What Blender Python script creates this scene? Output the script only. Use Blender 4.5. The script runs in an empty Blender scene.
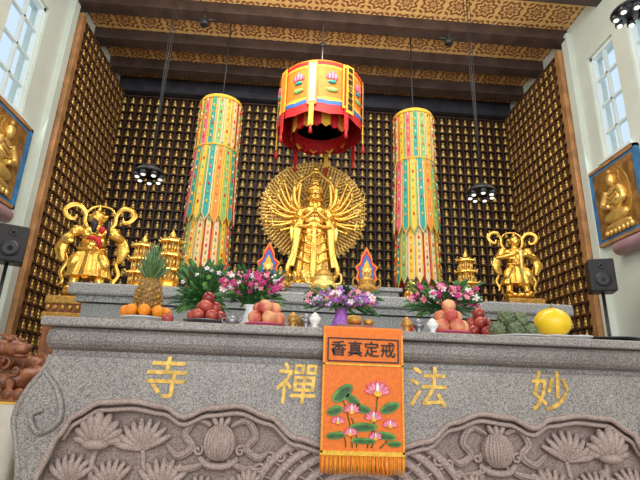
import bpy, math, random
from mathutils import Vector, Matrix, Euler
random.seed(7)
pi=math.pi
def R(a,b): return random.uniform(a,b)

# ---------------------------------------------------------------- materials
def base_mat(name):
    m=bpy.data.materials.new(name); m.use_nodes=True
    return m, m.node_tree, m.node_tree.nodes['Principled BSDF']
def mat(name,col,rough=0.5,metal=0.0,var=0.15,scale=20,bump=0.0,bscale=40,emit=0,spec=None,double=None):
    m,nt,b=base_mat(name); N=nt.nodes; L=nt.links
    tc=N.new('ShaderNodeTexCoord'); nz=N.new('ShaderNodeTexNoise'); nz.inputs['Scale'].default_value=scale
    nz.inputs['Detail'].default_value=3
    L.new(tc.outputs['Object'],nz.inputs['Vector'])
    r=N.new('ShaderNodeValToRGB'); L.new(nz.outputs['Fac'],r.inputs[0])
    c1=[max(0,c*(1-var)) for c in col]; c2=[min(1,c*(1+var)) for c in col]
    if double: c2=double
    r.color_ramp.elements[0].position=.35; r.color_ramp.elements[1].position=.65
    r.color_ramp.elements[0].color=(*c1,1); r.color_ramp.elements[1].color=(*c2,1)
    L.new(r.outputs[0],b.inputs['Base Color'])
    b.inputs['Roughness'].default_value=rough; b.inputs['Metallic'].default_value=metal
    if bump:
        n2=N.new('ShaderNodeTexNoise'); n2.inputs['Scale'].default_value=bscale; n2.inputs['Detail'].default_value=4
        L.new(tc.outputs['Object'],n2.inputs['Vector'])
        bp=N.new('ShaderNodeBump'); bp.inputs['Strength'].default_value=bump; bp.inputs['Distance'].default_value=.01
        L.new(n2.outputs['Fac'],bp.inputs['Height']); L.new(bp.outputs[0],b.inputs['Normal'])
    if emit:
        L.new(r.outputs[0],b.inputs['Emission Color']); b.inputs['Emission Strength'].default_value=emit
    return m
def granite(name,c1,c2,c3,scale=160,rough=.35,bump=0,mott=.35):
    m,nt,b=base_mat(name); N=nt.nodes; L=nt.links
    tc=N.new('ShaderNodeTexCoord'); nz=N.new('ShaderNodeTexNoise'); nz.inputs['Scale'].default_value=scale; nz.inputs['Detail'].default_value=2
    L.new(tc.outputs['Object'],nz.inputs['Vector'])
    r=N.new('ShaderNodeValToRGB'); cr=r.color_ramp
    cr.elements[0].position=.36; cr.elements[0].color=(*c1,1)
    cr.elements[1].position=.62; cr.elements[1].color=(*c3,1)
    e=cr.elements.new(.48); e.color=(*c2,1)
    L.new(nz.outputs['Fac'],r.inputs[0])
    n2=N.new('ShaderNodeTexNoise'); n2.inputs['Scale'].default_value=5; n2.inputs['Detail'].default_value=6
    L.new(tc.outputs['Object'],n2.inputs['Vector'])
    mx=N.new('ShaderNodeMixRGB'); mx.blend_type='MULTIPLY'; mx.inputs[0].default_value=mott
    L.new(r.outputs[0],mx.inputs[1]); L.new(n2.outputs['Fac'],mx.inputs[2]); L.new(mx.outputs[0],b.inputs['Base Color'])
    b.inputs['Roughness'].default_value=rough
    if bump:
        bp=N.new('ShaderNodeBump'); bp.inputs['Strength'].default_value=bump; bp.inputs['Distance'].default_value=.01
        n3=N.new('ShaderNodeTexNoise'); n3.inputs['Scale'].default_value=45; L.new(tc.outputs['Object'],n3.inputs['Vector'])
        L.new(n3.outputs['Fac'],bp.inputs['Height']); L.new(bp.outputs[0],b.inputs['Normal'])
    return m
GOLD=mat('gold_leaf',(.95,.55,.11),.27,.85,.12,6,.15,60)
GOLD_B=mat('gold_bright',(.98,.64,.20),.35,.65,.15,12,.2,50)
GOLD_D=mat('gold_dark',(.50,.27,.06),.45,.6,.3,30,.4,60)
GOLD_N=mat('gold_niche',(.92,.55,.16),.36,.6,.3,9)
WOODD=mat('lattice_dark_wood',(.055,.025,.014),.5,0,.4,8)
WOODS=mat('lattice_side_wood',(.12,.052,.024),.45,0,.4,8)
WOODT=mat('trim_oak',(.40,.20,.08),.45,0,.25,6)
BEAM=mat('beam_wood',(.055,.034,.028),.5,0,.3,5)
BEAMN=mat('beam_navy_wood',(.03,.03,.04),.5,0,.3,5)
CARVW=mat('carved_brown_wood',(.26,.09,.04),.35,0,.4,14,.3,40)
WHITE=mat('plaster_white',(.60,.66,.60),.7,0,.03,3)
FRAMEW=mat('window_frame_white',(.72,.80,.78),.5,0,.03,3)
FLOOR=mat('floor_tile',(.28,.2,.15),.3,0,.2,3)
LAV=mat('lavender_ledge',(.52,.34,.42),.5,0,.1,4)
GRAN=granite('granite_grey',(.12,.10,.09),(.235,.20,.18),(.40,.35,.315),170,.33,0,.5)
GRANA=granite('granite_apron',(.17,.15,.135),(.315,.28,.255),(.48,.435,.395),170,.4,0,.4)
GRANL=granite('granite_relief',(.29,.20,.17),(.44,.325,.285),(.56,.44,.39),170,.6,.3,.3)
GRANM=granite('granite_relief_ground',(.20,.135,.115),(.31,.225,.195),(.42,.32,.28),170,.7,.3,.3)
GRAN2=granite('granite_tier',(.16,.16,.155),(.31,.31,.295),(.5,.49,.47),90)
GOLDCH=mat('gold_paint',(.62,.37,.07),.42,.35,.3,40)
ORANGE=mat('orange_silk',(.80,.17,.008),.6,0,.1,60,.15,200)
ORANGEC=mat('orange_canopy_silk',(.80,.19,.012),.6,0,.15,20,.15,200)
ORANGEL=mat('orange_trim',(.85,.33,.02),.6,0,.15,80)
BLACK=mat('black_ink',(.01,.008,.01),.6)
BLACKP=mat('black_plastic',(.015,.017,.02),.45)
RED=mat('red_silk',(.55,.012,.015),.6,0,.2,30)
REDD=mat('red_lining',(.50,.012,.02),.7,0,.2,10)
YEL=mat('yellow_silk',(.80,.46,.04),.6,0,.2,90)
CREAM=mat('cream_silk',(.68,.55,.30),.6,0,.2,90)
TEAL=mat('teal_silk',(.015,.30,.26),.6,0,.25,90)
BLUE=mat('blue_silk',(.03,.14,.48),.6,0,.2,60)
PINK=mat('pink_silk',(.70,.10,.17),.6,0,.25,60)
LGRN=mat('lightgreen_silk',(.22,.42,.12),.6,0,.2,80)
ORSILK=mat('orange_strip_silk',(.75,.22,.03),.6,0,.2,80)
GREEN=mat('leaf_green',(.022,.10,.018),.45,0,.4,25)
GREEN2=mat('leaf_green_light',(.08,.24,.035),.45,0,.35,25)
MAG=mat('petal_magenta',(.55,.02,.20),.5,0,.35,60)
PUR=mat('petal_violet',(.38,.13,.55),.5,0,.3,60)
PNK=mat('petal_pink',(.80,.27,.36),.5,0,.25,60)
WPET=mat('petal_white',(.8,.74,.77),.5,0,.1,60)
APPLE=mat('apple_skin',(.28,.015,.022),.22,0,.3,14,double=(.5,.09,.06))
PEACH=mat('peach_skin',(.62,.09,.07),.5,0,.2,12,double=(.82,.42,.2))
ORG=mat('orange_peel',(.88,.27,.01),.4,0,.1,30,.3,250)
PINE=mat('pineapple_skin',(.26,.14,.03),.5,0,.4,60)
PINEL=mat('pineapple_leaf',(.10,.18,.06),.45,0,.35,30)
CUST=mat('custard_apple_skin',(.12,.15,.07),.5,0,.4,40)
MELON=mat('yellow_melon',(.88,.58,.02),.3,0,.08,6)
PORC=mat('white_porcelain',(.75,.75,.73),.2,0,.04,5)
PINKP=mat('pink_dish_paper',(.75,.15,.25),.5,0,.15,30)
CLOTHW=mat('cream_cloth',(.62,.56,.47),.8,0,.1,8)
GREYM=mat('grey_metal',(.25,.25,.27),.35,.8,.1,8)
BULB=mat('lamp_bulb',(1,.95,.85),.3,0,.02,3,emit=1.2)
PAINTBG=mat('painting_gold_ground',(.30,.15,.04),.5,.2,.4,9)
NAVY=mat('painting_blue_border',(.05,.20,.42),.5,0,.2,8)
def ceil_mat():
    m,nt,b=base_mat('ceiling_coffer_pattern'); N=nt.nodes; L=nt.links
    tc=N.new('ShaderNodeTexCoord'); sp=N.new('ShaderNodeSeparateXYZ'); L.new(tc.outputs['Object'],sp.inputs[0])
    def M(op,a,bv=None,c=None):
        n=N.new('ShaderNodeMath'); n.operation=op
        for i,x in enumerate((a,bv,c)):
            if x is None: continue
            if isinstance(x,(int,float)): n.inputs[i].default_value=x
            else: L.new(x,n.inputs[i])
        return n.outputs[0]
    P=.42
    fx=M('SUBTRACT',M('FRACT',M('DIVIDE',M('ADD',sp.outputs[0],20),P)),.5)
    fy=M('SUBTRACT',M('FRACT',M('DIVIDE',M('ADD',sp.outputs[1],20),P)),.5)
    d=M('SQRT',M('ADD',M('MULTIPLY',fx,fx),M('MULTIPLY',fy,fy)))
    ang=M('ARCTAN2',fy,fx)
    pet=M('MULTIPLY',M('COSINE',M('MULTIPLY',ang,8)),.05)
    w=M('SINE',M('MULTIPLY',M('ADD',d,pet),30))
    e=M('MAXIMUM',M('ABSOLUTE',fx),M('ABSOLUTE',fy))
    line=M('GREATER_THAN',e,.455)
    v=M('MAXIMUM',M('MULTIPLY',M('ADD',w,1),.5),line)
    r=N.new('ShaderNodeValToRGB'); L.new(v,r.inputs[0]); cr=r.color_ramp
    cr.elements[0].color=(.26,.09,.03,1); cr.elements[0].position=.2
    cr.elements[1].color=(.74,.46,.17,1); cr.elements[1].position=.8
    L.new(r.outputs[0],b.inputs['Base Color']); b.inputs['Roughness'].default_value=.5; b.inputs['Metallic'].default_value=.1
    bp=N.new('ShaderNodeBump'); bp.inputs['Strength'].default_value=.6; bp.inputs['Distance'].default_value=.02
    L.new(v,bp.inputs['Height']); L.new(bp.outputs[0],b.inputs['Normal'])
    return m
CEIL=ceil_mat()

# ---------------------------------------------------------------- mesh builder
def smooth_path(pts,n=6,rad=None):
    pts=[Vector(p) for p in pts]; out=[]; ro=[]
    if rad is not None and not isinstance(rad,(list,)): rad=[rad]*len(pts)
    for i in range(len(pts)-1):
        p0=pts[max(i-1,0)];p1=pts[i];p2=pts[i+1];p3=pts[min(i+2,len(pts)-1)]
        for k in range(n):
            t=k/n
            out.append(.5*((2*p1)+(p2-p0)*t+(2*p0-5*p1+4*p2-p3)*t*t+(3*p1-p0-3*p2+p3)*t**3))
            if rad is not None:
                ro.append(rad[i]*(1-t)+rad[i+1]*t)
    out.append(pts[-1]); 
    if rad is not None: ro.append(rad[-1]); return out,ro
    return out
class MB:
    def __init__(s): s.v=[];s.f=[];s.mi=[];s.sm=[];s.mats=[];s.T=Matrix()
    def midx(s,m):
        if m not in s.mats: s.mats.append(m)
        return s.mats.index(m)
    def add(s,vs,fs,m,smooth=True):
        o=len(s.v); T=s.T
        s.v.extend([T@Vector(v) for v in vs]); k=s.midx(m)
        for f in fs: s.f.append([i+o for i in f]); s.mi.append(k); s.sm.append(smooth)
    def sphere(s,c,r,m,rot=None,seg=12,rings=8):
        if isinstance(r,(int,float)): r=(r,r,r)
        c=Vector(c); vs=[];fs=[]
        for j in range(1,rings):
            a=pi*j/rings
            for i in range(seg):
                b=2*pi*i/seg
                p=Vector((math.sin(a)*math.cos(b)*r[0],math.sin(a)*math.sin(b)*r[1],math.cos(a)*r[2]))
                if rot: p=rot@p
                vs.append(c+p)
        t=Vector((0,0,r[2])); 
        if rot: t=rot@t
        vs.append(c+t); vs.append(c-t); nt=len(vs)-2
        for j in range(rings-2):
            for i in range(seg):
                i2=(i+1)%seg; fs.append([j*seg+i,(j+1)*seg+i,(j+1)*seg+i2,j*seg+i2])
        for i in range(seg):
            i2=(i+1)%seg; fs.append([nt,i,i2]); q=(rings-2)*seg; fs.append([nt+1,q+i2,q+i])
        s.add(vs,fs,m)
    def box(s,c,d,m,rot=None,bev=0):
        c=Vector(c); x,y,z=[q/2 for q in d]; vs=[];
        if bev>0:
            import bmesh
            bm=bmesh.new(); bmesh.ops.create_cube(bm,size=1)
            for v in bm.verts: v.co=Vector((v.co.x*d[0],v.co.y*d[1],v.co.z*d[2]))
            bmesh.ops.bevel(bm,geom=list(bm.edges),offset=bev,segments=4,affect='EDGES',profile=.5)
            bm.verts.index_update()
            vs=[]; 
            for v in bm.verts:
                p=v.co.copy()
                if rot: p=rot@p
                vs.append(c+p)
            fs=[[v.index for v in f.verts] for f in bm.faces]; bm.free()
            s.add(vs,fs,m,False); return
        for sx,sy,sz in ((-1,-1,-1),(1,-1,-1),(1,1,-1),(-1,1,-1),(-1,-1,1),(1,-1,1),(1,1,1),(-1,1,1)):
            p=Vector((sx*x,sy*y,sz*z)); 
            if rot: p=rot@p
            vs.append(c+p)
        s.add(vs,[[0,3,2,1],[4,5,6,7],[0,1,5,4],[1,2,6,5],[2,3,7,6],[3,0,4,7]],m,False)
    def lathe(s,prof,c,m,seg=24,sx=1,sy=1,fun=None,rot=None,smooth=True):
        c=Vector(c); vs=[];fs=[]
        for (r,z) in prof:
            for i in range(seg):
                a=2*pi*i/seg; rr=r*(fun(a,z) if fun else 1)
                p=Vector((math.cos(a)*rr*sx,math.sin(a)*rr*sy,z))
                if rot: p=rot@p
                vs.append(c+p)
        for j in range(len(prof)-1):
            for i in range(seg):
                i2=(i+1)%seg; fs.append([j*seg+i,j*seg+i2,(j+1)*seg+i2,(j+1)*seg+i])
        if prof[0][0]>1e-4: fs.append(list(range(seg))[::-1])
        if prof[-1][0]>1e-4: q=(len(prof)-1)*seg; fs.append([q+i for i in range(seg)])
        s.add(vs,fs,m,smooth)
    def tube(s,pts,rad,m,seg=8,flat=1.0,up=(0,1,0),sm=0,cap=True):
        if not isinstance(rad,list): rad=[rad]*len(pts)
        if sm: pts,rad=smooth_path(pts,sm,rad)
        pts=[Vector(p) for p in pts]; n=len(pts); vs=[];fs=[]; up=Vector(up)
        side=None
        for i,p in enumerate(pts):
            t=(pts[min(i+1,n-1)]-pts[max(i-1,0)]); t=t.normalized() if t.length>1e-9 else Vector((0,0,1))
            sd=t.cross(up)
            if sd.length<.05: sd=t.cross(Vector((1,0,.3))) if side is None else side
            sd.normalize(); side=sd; u=sd.cross(t).normalized()
            for k in range(seg):
                a=2*pi*k/seg
                vs.append(p+sd*math.cos(a)*rad[i]+u*math.sin(a)*rad[i]*flat)
        for j in range(n-1):
            for k in range(seg):
                k2=(k+1)%seg; fs.append([j*seg+k,j*seg+k2,(j+1)*seg+k2,(j+1)*seg+k])
        if cap:
            fs.append(list(range(seg))[::-1]); fs.append([(n-1)*seg+k for k in range(seg)])
        s.add(vs,fs,m)
    def plate(s,pts,y0,y1,m):
        n=len(pts); vs=[(p[0],y0,p[1]) for p in pts]+[(p[0],y1,p[1]) for p in pts]
        fs=[list(range(n)),[n+i for i in range(n)][::-1]]+[[i,(i+1)%n+0,(i+1)%n+n,i+n][::-1] for i in range(n)]
        s.add(vs,fs,m,False)
    def text(s,body,c,size,m,ext=.004,rot=None,align='CENTER',off=.012,shear=0):
        cu=bpy.data.curves.new('t','FONT'); cu.body=body; cu.size=size; cu.extrude=ext; cu.align_x=align; cu.align_y='CENTER'; cu.resolution_u=3
        cu.offset=size*off; cu.shear=shear
        ob=bpy.data.objects.new('t',cu); bpy.context.collection.objects.link(ob)
        bpy.context.view_layer.update()
        dg=bpy.context.evaluated_depsgraph_get(); me=bpy.data.meshes.new_from_object(ob.evaluated_get(dg))
        rt=Matrix.Rotation(pi/2,3,'X')
        if rot: rt=rot@rt
        vs=[Vector(c)+rt@v.co for v in me.vertices]; fs=[list(p.vertices) for p in me.polygons]
        s.add(vs,fs,m,False)
        bpy.data.objects.remove(ob); 
    def build(s,name,remesh=0,bevel=0,parent=None,autosm=True):
        me=bpy.data.meshes.new(name); me.from_pydata([tuple(v) for v in s.v],[],s.f)
        for m in s.mats: me.materials.append(m)
        me.polygons.foreach_set('material_index',s.mi); me.polygons.foreach_set('use_smooth',s.sm); me.update()
        o=bpy.data.objects.new(name,me); bpy.context.collection.objects.link(o)
        if remesh:
            r=o.modifiers.new('r','REMESH'); r.mode='VOXEL'; r.voxel_size=remesh; r.use_smooth_shade=True
            k=o.modifiers.new('s','SMOOTH'); k.factor=.5; k.iterations=2
        if bevel:
            b=o.modifiers.new('b','BEVEL'); b.width=bevel; b.segments=3; b.limit_method='ANGLE'
        if parent: o.parent=parent
        return o
def rotm(x=0,y=0,z=0): return Euler((x,y,z)).to_matrix()
def empty(name,loc=(0,0,0)):
    e=bpy.data.objects.new(name,None); bpy.context.collection.objects.link(e); return e

# ---------------------------------------------------------------- camera
cam=bpy.data.cameras.new('camera'); co=bpy.data.objects.new('camera',cam); bpy.context.collection.objects.link(co)
co.matrix_world=Matrix.Translation((-.38,0,1.25))@Matrix.Rotation(math.radians(-3.4),4,'Z')@Matrix.Rotation(math.radians(107.7),4,'X')@Matrix.Rotation(math.radians(2),4,'Z')
cam.lens=470/640*36; cam.sensor_width=36; cam.clip_start=.05; bpy.context.scene.camera=co

# ---------------------------------------------------------------- room
WX=4.0; BY=8.45; ZC=7.12; Y0=-3.5
b=MB(); b.box((0,(BY+Y0)/2,-.05),(8.6,BY-Y0+.4,.1),FLOOR); b.build('floor')
b=MB(); b.box((0,(BY+Y0)/2,ZC+.05),(8.6,BY-Y0+.4,.1),CEIL); b.build('ceiling')
b=MB(); b.box((0,BY+.1,ZC/2),(8.4,.2,ZC),WOODD); b.build('wall_back')
ZB=4.5; ZT_=6.25
def side_wall(sx,name,wins):
    b=MB(); X=sx*(WX+.12); th=.24
    zb,zt=ZB,ZT_
    b.box((X,(Y0+BY)/2,zb/2),(th,BY-Y0,zb),WHITE)
    b.box((X,(Y0+BY)/2,(zt+ZC)/2),(th,BY-Y0,ZC-zt),WHITE)
    ys=[Y0]
    for a,c in wins: ys+= [a,c]
    ys.append(BY)
    for i in range(0,len(ys),2):
        b.box((X,(ys[i]+ys[i+1])/2,(zb+zt)/2),(th,ys[i+1]-ys[i],zt-zb),WHITE)
    b.build(name)
WL=[(-2.2,-1.2),(-.6,.4),(1.0,2.0),(2.6,3.4),(3.9,4.6),(4.9,5.62)]
WR=[(-2.2,-1.2),(-.6,.4),(1.0,2.0),(2.6,3.4),(4.1,4.95),(5.22,5.78)]
side_wall(-1,'wall_left',WL); side_wall(1,'wall_right',WR)
k=1
for sx,ws in ((-1,WL),(1,WR)):
    for a,c in ws:
        b=MB(); X=sx*(WX+.08); zb,zt=ZB,ZT_; t=.05
        b.box((X,a+t/2,(zb+zt)/2),(.08,t,zt-zb),FRAMEW); b.box((X,c-t/2,(zb+zt)/2),(.08,t,zt-zb),FRAMEW)
        b.box((X,(a+c)/2,zb+t/2),(.08,c-a,t),FRAMEW); b.box((X,(a+c)/2,zt-t/2),(.08,c-a,t),FRAMEW)
        b.box((X,(a+c)/2,(zb+zt)/2),(.05,.035,zt-zb),FRAMEW)
        for q in range(1,4): b.box((X,(a+c)/2,zb+(zt-zb)*q/4),(.05,c-a,.03),FRAMEW)
        b.box((sx*(WX-.02),(a+c)/2,zb-.02),(.08,c-a+.1,.04),FRAMEW)
        b.build('window_%d'%k); k+=1
for sx,n in ((-1,'trim_1'),(1,'trim_2')):
    b=MB(); b.box((sx*(WX-.06),6.3,3.4),(.16,.12,6.8),WOODT); b.box((sx*(WX-.03),6.14,3.5),(.1,.16,7.0),WHITE); b.build(n,bevel=.01)
    b=MB(); b.lathe([(.02,-2.2),(.09,-2.15),(.1,0),(.1,2.0),(.09,2.15),(.02,2.2)],(sx*(WX-.1),3.5,3.15),LAV,12,rot=rotm(pi/2,0,0)); b.build('trim_%d'%(3 if sx<0 else 4))
for i,y in enumerate((4.35,5.28,6.22,7.0,7.75)):
    b=MB(); b.box((0,y,7.02),(8.0,.17,.2),BEAM); b.box((0,y,6.91),(8.0,.23,.03),BEAM); b.build('ceiling_beam' if i==0 else 'ceiling_beam.%03d'%i)
b=MB(); b.box((0,8.33,6.95),(8.0,.2,.32),BEAMN); b.build('trim_5')
# ---- niche lattices
def buddha_proto():
    q=MB()
    q.sphere((0,0,.016),(.042,.03,.018),GOLD_N,seg=7,rings=4)
    q.sphere((0,0,.05),(.028,.022,.036),GOLD_N,seg=6,rings=4)
    q.sphere((0,0,.095),(.015,.015,.02),GOLD_N,seg=6,rings=4)
    return q
BP=buddha_proto()
def lattice(name,origin,ux,W,H,wood,pw=.165,ph=.185,face=(0,-1,0)):
    n=int(round(W/pw)); m=int(round(H/ph)); pw=W/n; ph=H/m
    face=Vector(face); ux=Vector(ux); origin=Vector(origin)
    B=MB(); B.T=Matrix(((ux.x,-face.x,0,origin.x),(ux.y,-face.y,0,origin.y),(0,0,1,origin.z),(0,0,0,1)))
    d=.09
    B.box((W/2,-.004,H/2),(W,.006,H),WOODD)
    for i in range(n+1): B.box((i*pw,-d/2,H/2),(.022,d,H),wood)
    for j in range(m+1): B.box((W/2,-d/2,j*ph),(W,d+.01,.022),wood)
    F=MB()
    for i in range(n):
        for j in range(m):
            F.T=B.T@Matrix.Translation(((i+.5)*pw,-.058,j*ph+.012))@Matrix.Scale(1.3,4)
            F.add(BP.v,BP.f,GOLD_N)
    e=empty(name); B.build('frame',parent=e); F.build('figurines',parent=e)
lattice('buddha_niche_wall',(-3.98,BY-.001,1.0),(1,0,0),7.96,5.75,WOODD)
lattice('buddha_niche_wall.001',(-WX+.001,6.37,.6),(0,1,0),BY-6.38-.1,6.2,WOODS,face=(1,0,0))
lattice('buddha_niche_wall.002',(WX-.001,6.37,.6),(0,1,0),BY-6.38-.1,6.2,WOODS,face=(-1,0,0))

# ---------------------------------------------------------------- front altar
def scal(x):
    a=abs(x)
    pts=[(0,1.0),(.18,1.0),(.32,1.03),(.45,1.12),(.6,1.165),(.74,1.15),(.86,1.105),(.95,1.15),(1.1,1.17),(1.25,1.16),(1.36,1.1),(1.42,1.0),(1.47,.86),(1.5,.6)]
    for i in range(len(pts)-1):
        if pts[i][0]<=a<=pts[i+1][0]:
            t=(a-pts[i][0])/(pts[i+1][0]-pts[i][0]); t=t*t*(3-2*t); return pts[i][1]*(1-t)+pts[i+1][1]*t
    return .6
alt=empty('granite_altar')
b=MB()
b.box((0,2.98,1.53),(3.18,1.18,.045),GRANA,bev=.012)
b.box((0,2.98,1.455),(3.14,1.14,.12),GRAN,bev=.05)
b.box((0,2.98,1.385),(3.06,1.06,.06),GRAN)
b.build('top_slab',parent=alt)
b=MB()
N=120; low=[(-1.5+3.0*i/N, scal(-1.5+3.0*i/N)) for i in range(N+1)]
side=[(1.62,.6),(1.56,.8),(1.59,.95),(1.63,1.08),(1.60,1.2),(1.54,1.3),(1.52,1.37)]
outl=low+side+[(-x,z) for x,z in side[::-1]]
b.plate(outl,2.42,2.50,GRANA)
b.build('apron',parent=alt,bevel=.012)
b=MB()
b.tube([(x,2.42,z) for x,z in low],.014,GRANL,8,up=(0,1,0))
b.tube([(x,2.445,z-.035) for x,z in low[4:-4]],.012,GRANL,6,up=(0,1,0))
for sx in (-1,1):
    b.tube([(sx*x,2.425,z) for x,z in side],.014,GRANA,8,sm=4)
    b.tube([(sx*1.54,2.42,1.3),(sx*1.45,2.415,1.2),(sx*1.42,2.41,1.08),(sx*1.5,2.41,1.02),(sx*1.55,2.41,1.09),(sx*1.5,2.41,1.12)],[.01,.014,.016,.014,.012,.008],GRANA,8,sm=5)
b.build('apron_moulding',parent=alt)
b=MB(); b.box((0,3.0,.675),(3.0,1.02,1.35),GRANM); b.box((0,2.98,.1),(3.3,1.2,.2),GRAN,bev=.02); b.build('body',parent=alt)
# relief carving
b=MB(); YR=2.485
def spiral(cx,cz,r,turns,dirn,a0,w=.012,m=GRANL):
    pts=[];rad=[]
    n=int(14*turns)
    for i in range(n+1):
        t=i/n; a=a0+dirn*2*pi*turns*t; rr=r*(1-t*.9)
        pts.append((cx+rr*math.cos(a),YR-.008-.02*t,cz+rr*math.sin(a))); rad.append(w*(1-.35*t))
    b.tube(pts,rad,m,6)
def lotus(cx,cz,s):
    for k in (-4,4,-3,3,-2,2,-1,1,0):
        a=k*.36; L=s*(1-.05*abs(k))
        b.sphere((cx+math.sin(a)*L*.55,YR-.014-.009*(4-abs(k)),cz+math.cos(a)*L*.55),(L*.19,.024,L*.5),GRANL,rotm(0,a,0),12,8)
    b.sphere((cx,YR-.04,cz-.05*s),(s*.45,.04,s*.18),GRANL)
    b.tube([(cx,YR,cz-.1*s),(cx-.1*s,YR-.01,cz-.8*s),(cx+.15*s,YR,cz-2.0*s)],[.015,.015,.014],GRANL,6,sm=5)
def fan(cx,cz,s,a0,n=4):
    for k in range(-n,n+1):
        a=a0+k*.3
        b.tube([(cx,YR,cz),(cx+math.cos(a)*s*.6,YR-.03,cz+math.sin(a)*s*.6),(cx+math.cos(a)*s,YR-.012,cz+math.sin(a)*s)],[.008,s*.125,.01],GRANL,6,sm=4,flat=.7)
    b.tube([(cx,YR,cz),(cx+.02,YR,cz-s*.8)],[.012,.012],GRANL,6)
def ribbon(pts,w):
    b.tube([(x,YR-.012,z) for x,z in pts],[w*.6]+[w*1.15]*(len(pts)-2)+[w*.3],GRANL,8,sm=6,flat=.8)
    b.tube([(x,YR-.028,z) for x,z in pts],[w*.2]+[w*.4]*(len(pts)-2)+[w*.1],GRANL,6,sm=6)
def pearl(cx,cz,s):
    b.sphere((cx,YR-.015,cz),(s,s*.7,s),GRANL,None,24,16)
    for k in range(-4,5):
        b.tube([(cx+k*s*.21*math.cos(t),YR-.015-s*.7*math.cos(t)*math.sqrt(max(0,1-(k*.21)**2)),cz+s*math.sin(t)) for t in [(-1.4+2.8*i/10) for i in range(11)]],.006,GRANL,5)
    for d in (-1,1):
        ribbon([(cx+d*s*.6,cz+s*.9),(cx+d*s*1.5,cz+s*1.25),(cx+d*s*2.1,cz+s*.4),(cx+d*s*1.6,cz-s*.3),(cx+d*s*2.4,cz-s*.8),(cx+d*s*3.1,cz-s*.2)],.017)
        ribbon([(cx+d*s*.5,cz-s*.95),(cx+d*s*1.4,cz-s*1.4),(cx+d*s*2.6,cz-s*1.5),(cx+d*s*3.2,cz-s*1.0)],.016)
        spiral(cx+d*s*1.25,cz-s*.45,s*.3,1.3,d,1,.01)
    b.tube([(cx-s*1.1,YR-.01,cz-s*.9),(cx-s*.5,YR-.035,cz-s*1.25),(cx+s*.5,YR-.035,cz-s*1.25),(cx+s*1.1,YR-.01,cz-s*.9)],.016,GRANL,6,sm=5)
    for k in (-1,0,1): b.sphere((cx+k*s*.35,YR-.02,cz+s*1.15),(s*.18,.025,s*.38),GRANL,rotm(0,k*.5,0),8,6)
for sx in (-1,1):
    lotus(sx*1.25,.98,.14); pearl(sx*.68,.995,.08)
    fan(sx*1.04,.95,.145,pi/2-sx*.15); fan(sx*1.35,.80,.13,pi/2,3); fan(sx*.93,.78,.14,pi/2,3); fan(sx*1.16,.79,.12,pi/2+.2,3)
    lotus(sx*.53,.80,.09); fan(sx*.75,.74,.11,pi/2,3)
    for q in range(6):
        spiral(sx*(.3+.045*q),1.0-.03*q+.02*(q%2),.03,1.4,sx,q*.8,.009)
for k in range(5):
    r=.20+.062*k
    b.tube([(r*1.15*math.cos(a),YR-.014,.72+r*.8*math.sin(a)) for a in [pi*i/28 for i in range(29)]],.022,GRANL,6,flat=.8)
for q in range(17):
    a=pi*q/16; b.tube([(.17*1.15*math.cos(a),YR-.012,.72+.17*.8*math.sin(a)),(.47*1.15*math.cos(a),YR-.012,.72+.47*.8*math.sin(a))],.006,GRANL,5)
for sx in (-1,1):
    for q in range(22):
        x=sx*R(.55,1.38); z=R(.65,.9)
        b.sphere((x,YR,z),(R(.012,.03),.018,R(.012,.03)),GRANL,rotm(0,R(0,3),0),8,6)
b.build('relief_carving',parent=alt)
b=MB()
for ch,x,z in (('寺',-.965,1.268),('禪',-.33,1.262),('法',.325,1.267),('妙',.955,1.268)):
    b.text(ch,(x,2.417,z),.21,GOLDCH,.003,off=.006,shear=.08)
b.build('gold_characters',parent=alt)

# ---------------------------------------------------------------- orange banner cloth
b=MB(); bx0,bx1=-.205,.195; bc=(bx0+bx1)/2; YB=2.37
def sheet(x0,x1,path,m,th=.004):
    n=len(path); vs=[];fs=[]
    for (y,z) in path: vs+=[(x0,y,z),(x1,y,z)]
    for (y,z) in path: vs+=[(x0,y+th,z-th),(x1,y+th,z-th)]
    for i in range(n-1):
        fs.append([2*i,2*i+1,2*i+3,2*i+2]); o=2*n; fs.append([o+2*i,o+2*i+2,o+2*i+3,o+2*i+1])
    b.add(vs,fs,m,True)
sheet(bx0,bx1,[(2.75,1.56),(2.45,1.562),(2.39,1.561),(2.374,1.55),(YB,1.52),(YB,.96)],ORANGE)
b.box((bc,YB-.003,1.375),(.40,.006,.008),YEL)
for x in (bx0+.006,bx1-.006): b.box((x,YB-.003,1.25),(.01,.006,.55),ORANGEL)
b.box((bc,YB-.003,.975),(.40,.006,.02),YEL)
for z in (1.50,1.39): b.box((bc,YB-.004,z),(.35,.004,.006),BLACK)
for x in (bc-.175,bc+.175): b.box((x,YB-.004,1.445),(.006,.004,.11),BLACK)
for i,ch in enumerate('香真定戒'):
    b.text(ch,(bc-.123+.082*i,YB-.006,1.445),.078,BLACK,.001)
def disc(cx,cz,rx,rz,m,rot=0,y=0.0,n=14):
    pts=[]
    for i in range(n):
        a=2*pi*i/n; x=rx*math.cos(a); z=rz*math.sin(a)
        pts.append((cx+x*math.cos(rot)-z*math.sin(rot),cz+x*math.sin(rot)+z*math.cos(rot)))
    b.plate(pts,YB-.007-y,YB-.001,m)
def blossom(cx,cz,s):
    for k in (-3,3,-2,2,-1,1,0):
        a=k*.5; disc(cx+math.sin(a)*s*.5,cz+math.cos(a)*s*.35,s*.2,s*.5,PINK,-a,.001*(4-abs(k)))
        disc(cx+math.sin(a)*s*.48,cz+math.cos(a)*s*.3,s*.12,s*.38,PNK if k else WPET,-a,.001*(4-abs(k))+.0006)
    disc(cx,cz-.12*s,s*.3,s*.2,YEL,0,.006)
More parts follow.
